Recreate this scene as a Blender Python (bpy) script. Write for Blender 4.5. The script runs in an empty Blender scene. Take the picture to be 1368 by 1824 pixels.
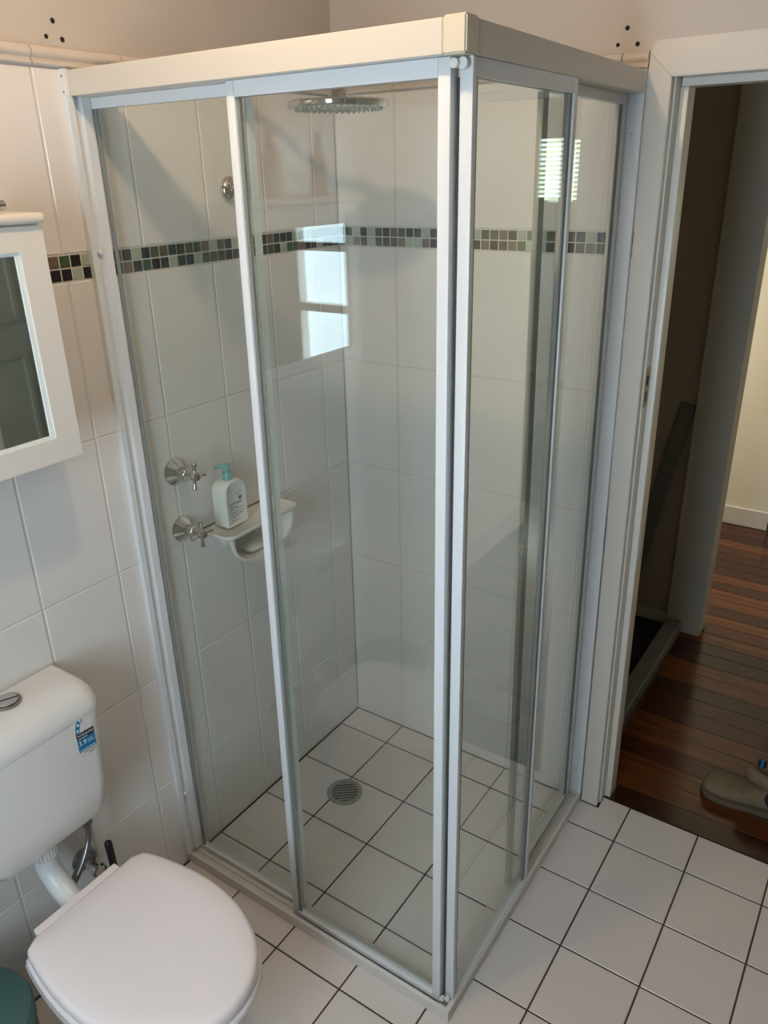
import bpy, bmesh, math, random
from mathutils import Vector, Matrix
random.seed(7)
S = bpy.context.scene
COL = S.collection

# ------------------------------------------------------------------ camera
CAM = Vector((1.4466, -1.9055, 1.8279))
YAW, PIT, ROL, FPX = 0.6022, -0.4088, -0.0221, 1391.77
fd = Vector((-math.sin(YAW)*math.cos(PIT), math.cos(YAW)*math.cos(PIT), math.sin(PIT)))
rt = Vector((math.cos(YAW), math.sin(YAW), 0))
up = rt.cross(fd)
r2 = rt*math.cos(ROL) + up*math.sin(ROL)
u2 = up*math.cos(ROL) - rt*math.sin(ROL)
cd = bpy.data.cameras.new('camera')
cam = bpy.data.objects.new('camera', cd); COL.objects.link(cam)
M = Matrix.Identity(4)
for i in range(3):
    M[i][0], M[i][1], M[i][2], M[i][3] = r2[i], u2[i], -fd[i], CAM[i]
cam.matrix_world = M
cd.sensor_fit = 'VERTICAL'; cd.sensor_height = 36.0; cd.sensor_width = 27.0
cd.lens = FPX*36.0/1824.0
cd.clip_start = 0.02
S.camera = cam

# ------------------------------------------------------------------ world, light levels, exposure
w = bpy.data.worlds.new('world'); S.world = w; w.use_nodes = True
bg = w.node_tree.nodes['Background']
bg.inputs[0].default_value = (0.75, 0.85, 1.0, 1); bg.inputs[1].default_value = 0.6
S.view_settings.view_transform = 'Standard'
S.view_settings.look = 'None'
S.view_settings.exposure = 0.24
S.view_settings.gamma = 1.0
S.view_settings.use_curve_mapping = False
try:
    S.cycles.transparent_max_bounces = 32
    S.cycles.max_bounces = 12
    S.cycles.diffuse_bounces = 6
    S.cycles.sample_clamp_indirect = 6.0
except Exception:
    pass
BULB_STRENGTH = 640.0       # warm ceiling bulb
WINDOW_STRENGTH = 15.5       # frosted bathroom window
BLIND_WINDOW_STRENGTH = 3.2 # far window behind the blind
ADDED_WINDOW_STRENGTH = 8.0  # unseen window, added to light the cream hall wall

# ------------------------------------------------------------------ materials
def mat(name, col, rough=0.5, metal=0.0, spec=0.5, noise=None, bump=None, emis=None, coat=0.0):
    m = bpy.data.materials.new(name); m.use_nodes = True
    nt = m.node_tree; b = nt.nodes['Principled BSDF']
    b.inputs['Base Color'].default_value = (*col, 1)
    b.inputs['Roughness'].default_value = rough
    b.inputs['Metallic'].default_value = metal
    b.inputs['Specular IOR Level'].default_value = spec
    b.inputs['Coat Weight'].default_value = coat
    b.inputs['Coat Roughness'].default_value = 0.05
    tc = nt.nodes.new('ShaderNodeTexCoord')
    if noise:
        sc, amt = noise[0], noise[1]
        n = nt.nodes.new('ShaderNodeTexNoise'); n.inputs['Scale'].default_value = sc
        n.inputs['Detail'].default_value = 4
        nt.links.new(tc.outputs['Object'], n.inputs['Vector'])
        r = nt.nodes.new('ShaderNodeMix'); r.data_type = 'RGBA'
        c2 = noise[2] if len(noise) > 2 else tuple(c*(1-amt) for c in col)
        r.inputs[6].default_value = (*col, 1); r.inputs[7].default_value = (*c2, 1)
        nt.links.new(n.outputs['Fac'], r.inputs[0])
        nt.links.new(r.outputs[2], b.inputs['Base Color'])
    if bump:
        n = nt.nodes.new('ShaderNodeTexNoise'); n.inputs['Scale'].default_value = bump[0]
        nt.links.new(tc.outputs['Object'], n.inputs['Vector'])
        bp = nt.nodes.new('ShaderNodeBump'); bp.inputs['Strength'].default_value = bump[1]
        bp.inputs['Distance'].default_value = bump[2] if len(bump) > 2 else 0.002
        nt.links.new(n.outputs['Fac'], bp.inputs['Height'])
        nt.links.new(bp.outputs['Normal'], b.inputs['Normal'])
    if emis:
        b.inputs['Emission Color'].default_value = (*emis[0], 1)
        b.inputs['Emission Strength'].default_value = emis[1]
    return m

def glass_mat(name, tint):
    m = bpy.data.materials.new(name); m.use_nodes = True
    nt = m.node_tree; nt.nodes.clear()
    out = nt.nodes.new('ShaderNodeOutputMaterial')
    tr = nt.nodes.new('ShaderNodeBsdfTransparent'); tr.inputs[0].default_value = (*tint, 1)
    gl = nt.nodes.new('ShaderNodeBsdfGlossy'); gl.inputs['Roughness'].default_value = 0.0
    gl.inputs[0].default_value = (0.97, 1.0, 0.99, 1)
    lw = nt.nodes.new('ShaderNodeLayerWeight'); lw.inputs[0].default_value = 0.5
    pw = nt.nodes.new('ShaderNodeMath'); pw.operation = 'POWER'; pw.inputs[1].default_value = 5
    ma = nt.nodes.new('ShaderNodeMath'); ma.operation = 'MULTIPLY_ADD'
    ma.inputs[1].default_value = 0.95; ma.inputs[2].default_value = 0.045
    mx = nt.nodes.new('ShaderNodeMixShader')
    nt.links.new(lw.outputs['Facing'], pw.inputs[0]); nt.links.new(pw.outputs[0], ma.inputs[0])
    nt.links.new(ma.outputs[0], mx.inputs[0])
    nt.links.new(tr.outputs[0], mx.inputs[1]); nt.links.new(gl.outputs[0], mx.inputs[2])
    nt.links.new(mx.outputs[0], out.inputs[0])
    return m

def window_mat(name, c1, c2, strength, scale, rough_bump=True):
    """daylit pane: gives off the daylight that falls through it"""
    m = bpy.data.materials.new(name); m.use_nodes = True
    nt = m.node_tree; b = nt.nodes['Principled BSDF']
    b.inputs['Base Color'].default_value = (0.7, 0.75, 0.75, 1); b.inputs['Roughness'].default_value = 0.3
    tc = nt.nodes.new('ShaderNodeTexCoord')
    n = nt.nodes.new('ShaderNodeTexNoise'); n.inputs['Scale'].default_value = scale; n.inputs['Detail'].default_value = 5
    nt.links.new(tc.outputs['Object'], n.inputs['Vector'])
    r = nt.nodes.new('ShaderNodeValToRGB')
    r.color_ramp.elements[0].position = 0.38; r.color_ramp.elements[1].position = 0.62
    r.color_ramp.elements[0].color = (*c1, 1); r.color_ramp.elements[1].color = (*c2, 1)
    nt.links.new(n.outputs['Fac'], r.inputs[0]); nt.links.new(r.outputs[0], b.inputs['Emission Color'])
    b.inputs['Emission Strength'].default_value = strength
    return m

def wood_mat(name, c1, c2):
    m = bpy.data.materials.new(name); m.use_nodes = True
    nt = m.node_tree; b = nt.nodes['Principled BSDF']
    b.inputs['Roughness'].default_value = 0.17
    tc = nt.nodes.new('ShaderNodeTexCoord'); mp = nt.nodes.new('ShaderNodeMapping')
    mp.inputs['Scale'].default_value = (1.6, 26, 26)
    oi = nt.nodes.new('ShaderNodeObjectInfo')
    ad = nt.nodes.new('ShaderNodeVectorMath'); ad.operation = 'ADD'
    sc = nt.nodes.new('ShaderNodeMath'); sc.operation = 'MULTIPLY'; sc.inputs[1].default_value = 40
    nt.links.new(oi.outputs['Random'], sc.inputs[0])
    nt.links.new(tc.outputs['Object'], mp.inputs[0]); nt.links.new(mp.outputs[0], ad.inputs[0]); nt.links.new(sc.outputs[0], ad.inputs[1])
    n = nt.nodes.new('ShaderNodeTexNoise'); n.inputs['Scale'].default_value = 1.5; n.inputs['Detail'].default_value = 6
    nt.links.new(ad.outputs[0], n.inputs['Vector'])
    r = nt.nodes.new('ShaderNodeValToRGB')
    r.color_ramp.elements[0].position = 0.3; r.color_ramp.elements[1].position = 0.75
    r.color_ramp.elements[0].color = (*c1, 1); r.color_ramp.elements[1].color = (*c2, 1)
    nt.links.new(n.outputs['Fac'], r.inputs[0])
    nt.links.new(r.outputs[0], b.inputs['Base Color'])
    return m

M_TILE = mat('wall_tile_glaze', (0.745, 0.708, 0.675), 0.16, noise=(3, 0.04))
M_FTILE = mat('floor_tile_glaze', (0.70, 0.635, 0.61), 0.28, noise=(5, 0.07), bump=(60, 0.05))
M_FGROUT = mat('floor_grout', (0.085, 0.055, 0.04), 0.9, noise=(40, 0.4))
M_WGROUT = mat('wall_grout', (0.66, 0.62, 0.57), 0.8, noise=(25, 0.15))
M_PLASTER = mat('wall_paint', (0.52, 0.47, 0.425), 0.6, noise=(4, 0.05), bump=(60, 0.08))
M_TAUPE = mat('low_bounce_taupe', (0.16, 0.145, 0.13), 0.7, noise=(3, 0.05))  # unseen right wall, coloured dark to cut its bounced light
M_CEIL = mat('ceiling_paint', (0.74, 0.72, 0.69), 0.8, noise=(3, 0.03))
M_DADO = mat('dado_glaze', (0.60, 0.53, 0.475), 0.2, noise=(8, 0.08))
M_GLOSSW = mat('gloss_paint', (0.63, 0.585, 0.53), 0.3, noise=(6, 0.05), bump=(30, 0.05))
M_JAMB = mat('jamb_paint', (0.70, 0.665, 0.60), 0.35, noise=(8, 0.08), bump=(40, 0.06))
M_RAW = mat('raw_timber_edge', (0.10, 0.055, 0.06), 0.8, noise=(30, 0.4))
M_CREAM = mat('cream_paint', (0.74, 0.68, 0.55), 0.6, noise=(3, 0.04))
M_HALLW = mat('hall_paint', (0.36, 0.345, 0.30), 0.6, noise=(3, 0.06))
M_CLOSET = mat('closet_shade', (0.31, 0.27, 0.215), 0.7, noise=(4, 0.08))  # hall wall tone with the cupboard's browner, dimmer light put into the colour
M_GREYP = mat('grey_timber_paint', (0.115, 0.122, 0.11), 0.5, noise=(12, 0.15))
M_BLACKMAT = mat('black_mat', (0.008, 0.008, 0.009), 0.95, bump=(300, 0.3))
M_FRAME = mat('powder_coat_white', (0.70, 0.72, 0.735), 0.32, noise=(10, 0.03))
M_RAIL = mat('head_rail_coat', (0.60, 0.555, 0.485), 0.3, noise=(6, 0.03))
M_SILL = mat('sill_coat', (0.66, 0.635, 0.60), 0.4, noise=(14, 0.12))
M_SEAL = mat('clear_seal', (0.78, 0.85, 0.84), 0.25)
M_GASKET = mat('dark_gasket', (0.05, 0.045, 0.05), 0.6)
M_SEALDARK = mat('rubber_shade_grey', (0.20, 0.22, 0.21), 0.5)  # glazing gaskets; beside the front door stile also painted shade
M_INNER = mat('edge_stile_grey', (0.40, 0.43, 0.41), 0.4, noise=(20, 0.1))  # plain grey-green for the edge stile of the side fixed panel
M_CAP = mat('aged_cap_plastic', (0.62, 0.555, 0.44), 0.35, noise=(12, 0.05))
M_NYLON = mat('white_nylon', (0.72, 0.70, 0.68), 0.3)
M_GLASS = glass_mat('shower_glass', (0.935, 0.958, 0.948))
M_CHROME = mat('chrome', (0.62, 0.60, 0.58), 0.09, metal=1.0, noise=(30, 0.06))
M_DARKCHROME = mat('brushed_steel', (0.34, 0.33, 0.32), 0.32, metal=1.0, noise=(60, 0.2))
M_STEEL = mat('satin_steel', (0.36, 0.35, 0.34), 0.45, metal=0.35, noise=(60, 0.2))
M_BLACKHOLE = mat('dark_slot', (0.008, 0.008, 0.008), 0.9)
M_CERAMIC = mat('ceramic', (0.80, 0.765, 0.75), 0.08, coat=0.3, noise=(3, 0.02))
M_SHELF = mat('soap_shelf_ceramic', (0.80, 0.75, 0.70), 0.12, noise=(6, 0.04))
M_CISTERN = mat('cistern_plastic', (0.74, 0.72, 0.70), 0.14, noise=(3, 0.02))
M_LID = mat('seat_plastic', (0.84, 0.775, 0.775), 0.10, coat=0.2, noise=(3, 0.02))
M_PIPE = mat('pipe_plastic', (0.72, 0.73, 0.73), 0.3, noise=(5, 0.04))
M_SOAP = mat('soap', (0.66, 0.62, 0.48), 0.4, noise=(20, 0.06))
M_TEAL = mat('teal_plastic', (0.16, 0.42, 0.38), 0.3, noise=(8, 0.05))
M_BOTTLE = mat('bottle_plastic', (0.74, 0.74, 0.70), 0.35, noise=(5, 0.03))
M_PRINT = mat('grey_print', (0.12, 0.12, 0.11), 0.6)
M_TEALPRINT = mat('teal_print', (0.36, 0.58, 0.52), 0.6)
M_GREEN = mat('bin_enamel', (0.045, 0.11, 0.105), 0.35, noise=(5, 0.1))
M_BLACK = mat('black_plastic', (0.012, 0.012, 0.013), 0.35, noise=(10, 0.2))
M_MIRROR = mat('mirror_silver', (0.86, 0.88, 0.86), 0.02, metal=1.0)
M_CABPAINT = mat('cabinet_paint', (0.77, 0.72, 0.66), 0.3, noise=(6, 0.03))
M_PINK = mat('pink_bottle', (0.30, 0.15, 0.115), 0.3, noise=(6, 0.05))
M_BLUE = mat('sticker_blue', (0.005, 0.16, 0.36), 0.35)
M_STICK = mat('sticker_clear', (0.66, 0.65, 0.63), 0.25)
M_STICKW = mat('sticker_white', (0.85, 0.85, 0.85), 0.4)
M_STICKK = mat('sticker_black', (0.015, 0.015, 0.02), 0.4)
M_SUEDE = mat('suede', (0.24, 0.175, 0.10), 0.95, noise=(28, 0.4), bump=(250, 0.3))
M_SOLE = mat('boot_sole', (0.13, 0.095, 0.06), 0.8, noise=(20, 0.3))
M_GORE = mat('elastic_gore', (0.035, 0.022, 0.03), 0.9, noise=(120, 0.5))
M_TABK = mat('pull_tab_black', (0.012, 0.013, 0.016), 0.8)
M_TABB = mat('pull_tab_blue', (0.02, 0.20, 0.55), 0.7)
M_BRASS = mat('old_brass', (0.42, 0.30, 0.13), 0.35, metal=1.0, noise=(60, 0.5))
M_BRAID = mat('steel_braid', (0.40, 0.39, 0.38), 0.35, metal=0.9, noise=(400, 0.6))
M_DOOR = mat('door_paint', (0.34, 0.35, 0.32), 0.35, noise=(4, 0.04))
M_SLAT = mat('blind_slat', (0.75, 0.78, 0.78), 0.5)
M_WOODS = [wood_mat('floorboard_a', (0.034, 0.0070, 0.0022), (0.075, 0.017, 0.005)),
           wood_mat('floorboard_b', (0.065, 0.018, 0.004), (0.15, 0.045, 0.010)),
           wood_mat('floorboard_c', (0.022, 0.0055, 0.0022), (0.050, 0.012, 0.004))]
M_BULB = mat('bulb_glow', (0.9, 0.8, 0.7), 0.4, emis=((1.0, 0.70, 0.42), BULB_STRENGTH))
M_WIN = window_mat('frosted_daylight', (0.58, 0.76, 0.90), (0.70, 0.87, 1.0), WINDOW_STRENGTH, 60)
M_WINB = window_mat('garden_daylight', (0.85, 0.95, 0.55), (0.80, 0.93, 1.0), BLIND_WINDOW_STRENGTH, 14)
M_WINS = window_mat('added_side_light', (1.0, 0.93, 0.78), (1.0, 0.96, 0.85), ADDED_WINDOW_STRENGTH, 3)
MOS = {
 'K': mat('mosaic_black', (0.022, 0.020, 0.022), 0.08, noise=(60, 0.4)),
 'N': mat('mosaic_navy', (0.045, 0.060, 0.075), 0.08, noise=(60, 0.3)),
 'G': mat('mosaic_green', (0.060, 0.105, 0.060), 0.08, noise=(60, 0.3)),
 'T': mat('mosaic_teal', (0.030, 0.075, 0.065), 0.08, noise=(60, 0.3)),
 'P': mat('mosaic_pale', (0.38, 0.43, 0.36), 0.10, noise=(60, 0.15)),
 'B': mat('mosaic_brown', (0.165, 0.120, 0.085), 0.10, noise=(60, 0.2)),
 'O': mat('mosaic_olive', (0.105, 0.105, 0.070), 0.10, noise=(60, 0.2)),
}

# ------------------------------------------------------------------ builders
def obj(name, mesh, parent=None, loc=None, rot=None):
    o = bpy.data.objects.new(name, mesh); COL.objects.link(o)
    if loc is not None: o.location = loc
    if rot is not None: o.rotation_euler = rot
    if parent: o.parent = parent
    return o
def tag(o, label, cat, group=None):
    o['label'] = label; o['category'] = cat
    if group: o['group'] = group
    return o
def struct(o, label=None):
    o['kind'] = 'structure'
    if label: o['label'] = label
    return o
def thing(name, label, cat, loc=(0, 0, 0), group=None, rz=0):
    o = bpy.data.objects.new(name, None); COL.objects.link(o)
    o.location = loc; o.rotation_euler = (0, 0, rz); o.empty_display_size = 0.05
    return tag(o, label, cat, group)
def fin(bm, name, m, smooth=False, angle=40):
    bmesh.ops.recalc_face_normals(bm, faces=bm.faces)
    me = bpy.data.meshes.new(name)
    if smooth:
        for f in bm.faces: f.smooth = True
        for e in bm.edges:
            if len(e.link_faces) == 2 and e.calc_face_angle(0) > math.radians(angle): e.smooth = False
    bm.to_mesh(me); bm.free()
    if m: me.materials.append(m)
    return me
def addbox(bm, x0, x1, y0, y1, z0, z1):
    v = [bm.verts.new(p) for p in ((x0,y0,z0),(x1,y0,z0),(x1,y1,z0),(x0,y1,z0),(x0,y0,z1),(x1,y0,z1),(x1,y1,z1),(x0,y1,z1))]
    for f in ((0,3,2,1),(4,5,6,7),(0,1,5,4),(1,2,6,5),(2,3,7,6),(3,0,4,7)): bm.faces.new([v[i] for i in f])
    return v
def box(name, x0, x1, y0, y1, z0, z1, m, parent=None, bev=0.0, seg=1):
    bm = bmesh.new(); addbox(bm, min(x0,x1), max(x0,x1), min(y0,y1), max(y0,y1), min(z0,z1), max(z0,z1))
    if bev: bmesh.ops.bevel(bm, geom=bm.edges[:], offset=bev, segments=seg, affect='EDGES', profile=0.5)
    return obj(name, fin(bm, name, m, smooth=seg > 1), parent)
def bar(name, bot, top, z0, z1, m, parent=None, bev=0.0):
    """upright bar; bot/top = (x0,x1,y0,y1) at the foot and the head, so it can lean"""
    bm = bmesh.new(); v = []
    for (a, z) in ((bot, z0), (top, z1)):
        x0, x1, y0, y1 = a
        v += [bm.verts.new(p) for p in ((x0,y0,z),(x1,y0,z),(x1,y1,z),(x0,y1,z))]
    for f in ((0,3,2,1),(4,5,6,7),(0,1,5,4),(1,2,6,5),(2,3,7,6),(3,0,4,7)): bm.faces.new([v[i] for i in f])
    if bev: bmesh.ops.bevel(bm, geom=bm.edges[:], offset=bev, segments=2, affect='EDGES', profile=0.5)
    return obj(name, fin(bm, name, m, smooth=bool(bev)), parent)
def loft(name, rings, m, parent=None, cap=True, smooth=True, angle=50, closed=True):
    bm = bmesh.new(); R = [[bm.verts.new(p) for p in r] for r in rings]
    n = len(R[0])
    for a, b in zip(R, R[1:]):
        for i in range(n if closed else n-1):
            j = (i+1) % n
            bm.faces.new((a[i], a[j], b[j], b[i]))
    if cap:
        bm.faces.new(R[0][::-1]); bm.faces.new(R[-1])
    return obj(name, fin(bm, name, m, smooth, angle), parent)
def circ(c, r, n, ax='z', k=1.0):
    out = []
    for i in range(n):
        a = 2*math.pi*i/n; p, q = r*math.cos(a), r*math.sin(a)*k
        out.append({'z': (c[0]+p, c[1]+q, c[2]), 'x': (c[0], c[1]+p, c[2]+q), 'y': (c[0]+p, c[1], c[2]+q)}[ax])
    return out
def lathe(name, prof, m, parent=None, ax='z', c=(0,0,0), n=32, angle=40):
    """prof = [(radius, height)]"""
    idx = 'xyz'.index(ax); rings = []
    for r, h in prof:
        cc = list(c); cc[idx] += h
        rings.append(circ(cc, max(r, 1e-4), n, ax))
    return loft(name, rings, m, parent, angle=angle)
def tube_mesh(bm, pts, r, n=12):
    pts = [Vector(p) for p in pts]; rings = []; prev = None
    for i, p in enumerate(pts):
        t = (pts[min(i+1, len(pts)-1)]-pts[max(i-1, 0)]).normalized()
        if prev is None:
            a = Vector((0,0,1)) if abs(t.z) < 0.9 else Vector((1,0,0))
            nrm = t.cross(a).normalized()
        else:
            nrm = (prev - t*prev.dot(t)).normalized()
        prev = nrm; bn = t.cross(nrm)
        rr = r[i] if isinstance(r, (list, tuple)) else r
        rings.append([bm.verts.new(p + (nrm*math.cos(2*math.pi*k/n)+bn*math.sin(2*math.pi*k/n))*rr) for k in range(n)])
    for a, b in zip(rings, rings[1:]):
        for i in range(n):
            j = (i+1) % n; bm.faces.new((a[i], a[j], b[j], b[i]))
    bm.faces.new(rings[0][::-1]); bm.faces.new(rings[-1])
def tube(name, pts, r, m, parent=None, n=12):
    bm = bmesh.new(); tube_mesh(bm, pts, r, n)
    return obj(name, fin(bm, name, m, True, 50), parent)
def spline(pts, k=8):
    P = [Vector(p) for p in pts]; out = []
    for i in range(len(P)-1):
        p0, p1, p2, p3 = P[max(i-1,0)], P[i], P[i+1], P[min(i+2, len(P)-1)]
        for j in range(k):
            t = j/k
            out.append(0.5*((2*p1)+(p2-p0)*t+(2*p0-5*p1+4*p2-p3)*t*t+(-p0+3*p1-3*p2+p3)*t**3))
    out.append(P[-1]); return out
def extrude(name, prof, m, parent, frm):
    """prof = list of 2D points; frm(p, s) maps them to 3D for s = 0 and 1"""
    return loft(name, [[frm(p, 0) for p in prof], [frm(p, 1) for p in prof]], m, parent, smooth=True, angle=35)
_tile_cache = {}
def tile_mesh(name, a, b, t, m, ch=0.0012):
    """tile lying in XY, centred, top at z = 0, chamfered top edge"""
    key = (name, round(a, 4), round(b, 4), m.name)
    if key in _tile_cache: return _tile_cache[key]
    bm = bmesh.new(); a /= 2; b /= 2
    lv = []
    for z, i in ((-t, 0), (-ch, 0), (0, ch)):
        lv.append([bm.verts.new(p) for p in ((-a+i,-b+i,z),(a-i,-b+i,z),(a-i,b-i,z),(-a+i,b-i,z))])
    for p, q in zip(lv, lv[1:]):
        for i in range(4): j = (i+1) % 4; bm.faces.new((p[i], p[j], q[j], q[i]))
    bm.faces.new(lv[2]); bm.faces.new(lv[0][::-1])
    _tile_cache[key] = fin(bm, name, m); return _tile_cache[key]
def text_mesh(body, size, m, name, width=None):
    cu = bpy.data.curves.new(name, 'FONT'); cu.body = body; cu.size = size
    cu.align_x = 'CENTER'; cu.align_y = 'CENTER'; cu.extrude = 0.0001; cu.resolution_u = 3
    t = bpy.data.objects.new(name, cu); COL.objects.link(t)
    dg = bpy.context.evaluated_depsgraph_get(); dg.update()
    me = bpy.data.meshes.new_from_object(t.evaluated_get(dg))
    bpy.data.objects.remove(t); bpy.data.curves.remove(cu)
    me.name = name; me.materials.clear(); me.materials.append(m)
    if width:
        xs = [v.co.x for v in me.vertices]; k = width/(max(xs)-min(xs))
        for v in me.vertices: v.co.x *= k
    return me

# ================================================================== THE ROOM
CEIL = 2.62
XR, YB = 2.75, -2.60                      # right wall, wall behind the camera
GX = [0.0] + [0.197+0.203*k for k in range(0, 13)] + [XR]
GY = [0.05] + [-0.106-0.203*k for k in range(0, 13)] + [YB]

# ---- bathroom floor: grout bed and every tile
bm = bmesh.new(); addbox(bm, -0.1, XR+0.1, YB-0.1, 0.0, -0.12, -0.0016); addbox(bm, 0.925, 1.75, 0.0, 0.05, -0.12, -0.0016)
floor = struct(obj('floor', fin(bm, 'floor', M_FGROUT)))
g = 0.0021
for i in range(len(GX)-1):
    for j in range(len(GY)-1):
        x0, x1, y1, y0 = GX[i]+g, GX[i+1]-g, GY[j]-g, GY[j+1]+g
        if j == 0:
            y1 = 0.048 if (x0 > 0.87 and x1 < 1.75) else -0.002
        if i == 0: x0 = 0.004
        if j == 0 and x0 < 0.924 < x1:          # cut round the door jamb
            yy = -0.004; ol = [(x0, y0), (x1, y0), (x1, 0.048), (0.9245, 0.048), (0.9245, yy), (x0, yy)]
            loft('floor_tile', [[(p[0], p[1], z) for p in ol] for z in (-0.008, 0.0)], M_FTILE, floor, smooth=False)
            continue
        if x1-x0 < 0.01: continue
        obj('floor_tile', tile_mesh('floor_tile', x1-x0, y1-y0, 0.008, M_FTILE), floor, ((x0+x1)/2, (y0+y1)/2, 0))

# ---- left wall
ROWS = [0.003, 0.311, 0.643, 0.975, 1.307, 1.639]
MZ0, MZ1, TZ = 1.640, 1.692, 2.022
def slabs(name, boxes, m):
    bm = bmesh.new()
    for b in boxes: addbox(bm, *b)
    return struct(obj(name, fin(bm, name, m)))
wall_left = slabs('wall_left', [(-0.12, -0.003, YB-0.1, 0.115, 0, CEIL)], M_PLASTER)
box('grout_bed', -0.006, -0.0016, YB, 0, 0.0, 2.03, M_WGROUT, wall_left)
gw = 0.0013; gv = 0.0023
ROT_A = (0, math.pi/2, 0)                # tile normal +z -> +x
AY = [0.0] + [-0.104-0.2015*k for k in range(0, 13)] + [YB]
rows = list(zip(ROWS, ROWS[1:])) + [(MZ1, TZ)]
for (z0, z1) in rows:
    for j in range(len(AY)-1):
        y1, y0 = AY[j]-gv, AY[j+1]+gv
        if y1-y0 < 0.01: continue
        obj('wall_tile', tile_mesh('wall_tile', z1-z0-2*gw, y1-y0, 0.006, M_TILE, 0.0016), wall_left, (0, (y0+y1)/2, (z0+z1)/2), ROT_A)
MP = 0.0256
def mosaic_mesh(k): return tile_mesh('mosaic_tile', MP-0.0032, MP-0.0032, 0.006, MOS[k], 0.0009)
# wall A rows counted from the corner towards the camera
ta = {36:'B',35:'G',34:'K',33:'P',32:'N'}; ba = {36:'K',35:'K',34:'P',33:'K',32:'K'}
for q, ch in enumerate('BKPNOOTKGGBPONP'): ta[30-q] = ch
for q, ch in enumerate('GBKGKNPTNPGGNKN'): ba[30-q] = ch
for q, ch in enumerate('GGNBNNNPGBTNKGO'): ta[14-q] = ch
for q, ch in enumerate('BKNGKPGGBKNPTKG'): ba[14-q] = ch
keys = 'KNGTPBO'
for k in range(0, 62):
    for row, tab in ((0, ba), (1, ta)):
        ch = tab.get(k) or random.choice(keys)
        obj('mosaic_tile', mosaic_mesh(ch), wall_left, (0, -MP*(k+0.5), MZ0+MP*(row+0.5)), ROT_A)
def dado_profile():                       # (out, up)
    return [(-0.004,0),(0.005,0),(0.008,0.003),(0.008,0.007),(0.004,0.010),(0.004,0.012),(0.009,0.016),(0.0105,0.021),(0.009,0.027),(0.005,0.032),(-0.004,0.034)]
for j in range(len(AY)-1):
    y1, y0 = AY[j]-0.001, AY[j+1]+0.001
    if j == 0: y1 = -0.011
    if y1-y0 < 0.01: continue
    extrude('dado_tile', dado_profile(), M_DADO, wall_left, lambda p, s, y0=y0, y1=y1: (p[0], y0+(y1-y0)*s, TZ+0.001+p[1]))
def hole_a(y, z, r=0.0042):
    lathe('screw_hole', [(r*1.3, -0.001), (r*1.1, 0.0005), (r*0.9, 0.0002)], M_BLACKHOLE, wall_left, 'x', (-0.003, y, z), 12)
hole_a(-0.845, 2.100); hole_a(-0.864, 2.073, 0.0036); hole_a(-0.830, 2.071)

# ---- back wall (with the doorway)
DX0, DX1, DZ = 0.922, 1.752, 2.020
wall_back = slabs('wall_back', [(-0.003, 0.885, 0.003, 0.115, 0, CEIL), (0.885, 1.762, 0.003, 0.115, DZ+0.006, CEIL), (1.762, XR+0.1, 0.003, 0.115, 0, CEIL)], M_PLASTER)
box('grout_bed', 0.0, 0.862, 0.0016, 0.006, 0.0, 2.03, M_WGROUT, wall_back)
ROT_B = (math.pi/2, 0, 0)                # tile normal -> -y
BX = [0.0, 0.196, 0.400, 0.606, 0.808, 0.862]
for (z0, z1) in rows:
    for i in range(len(BX)-1):
        x0, x1 = BX[i]+gv, BX[i+1]-gv
        obj('wall_tile', tile_mesh('wall_tile', x1-x0, z1-z0-2*gw, 0.006, M_TILE, 0.0016), wall_back, ((x0+x1)/2, 0, (z0+z1)/2), ROT_B)
tb = {0:'K'}; bb = {0:'N'}
for q, ch in enumerate('TPKPTKOGKGPG'): tb[1+q] = ch
for q, ch in enumerate('PBGPGKNBPPBK'): bb[1+q] = ch
for q, ch in enumerate('PNGBKPNPG'): tb[17+q] = ch
for q, ch in enumerate('KBKNBGPPN'): bb[17+q] = ch
for q, ch in enumerate('ONPKNG'): tb[27+q] = ch
for q, ch in enumerate('KOBGNK'): bb[27+q] = ch
for k in range(0, 34):
    x = 0.010 if k == 0 else 0.023 + MP*(k-0.5)
    for row, tab in ((0, bb), (1, tb)):
        ch = tab.get(k) or random.choice(keys)
        me = mosaic_mesh(ch) if k else tile_mesh('mosaic_tile_cut', 0.0195, MP-0.0032, 0.006, MOS[ch], 0.0009)
        obj('mosaic_tile', me, wall_back, (x, 0, MZ0+MP*(row+0.5)), ROT_B)
for i in range(len(BX)-1):
    x0, x1 = BX[i]+0.001, BX[i+1]-0.001
    if i == 0: x0 = 0.0
    if i == 3: x1 = 0.792
    if i == 4: x0, x1 = 0.794, 0.850
    extrude('dado_tile', dado_profile(), M_DADO, wall_back, lambda p, s, x0=x0, x1=x1: (x0+(x1-x0)*s, -p[0], TZ+0.001+p[1]))
def hole_b(x, z, r=0.0042):
    lathe('screw_hole', [(r*0.9, -0.0002), (r*1.1, -0.0005), (r*1.3, 0.001)], M_BLACKHOLE, wall_back, 'y', (x, 0.003, z), 12)
for (mx, mz_, mr) in ((0.446, 1.524, 0.0016), (0.461, 1.535, 0.0013), (0.466, 1.531, 0.0009), (0.480, 1.521, 0.0013), (0.489, 1.519, 0.0014), (0.452, 1.497, 0.0010)):
    lathe('glue_mark', [(mr*0.8, -0.0004), (mr, 0.0005)], M_PRINT, wall_back, 'y', (mx, 0, mz_), 8)
hole_b(0.795, 2.103); hole_b(0.777, 2.073, 0.0036); hole_b(0.820, 2.071)

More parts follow.
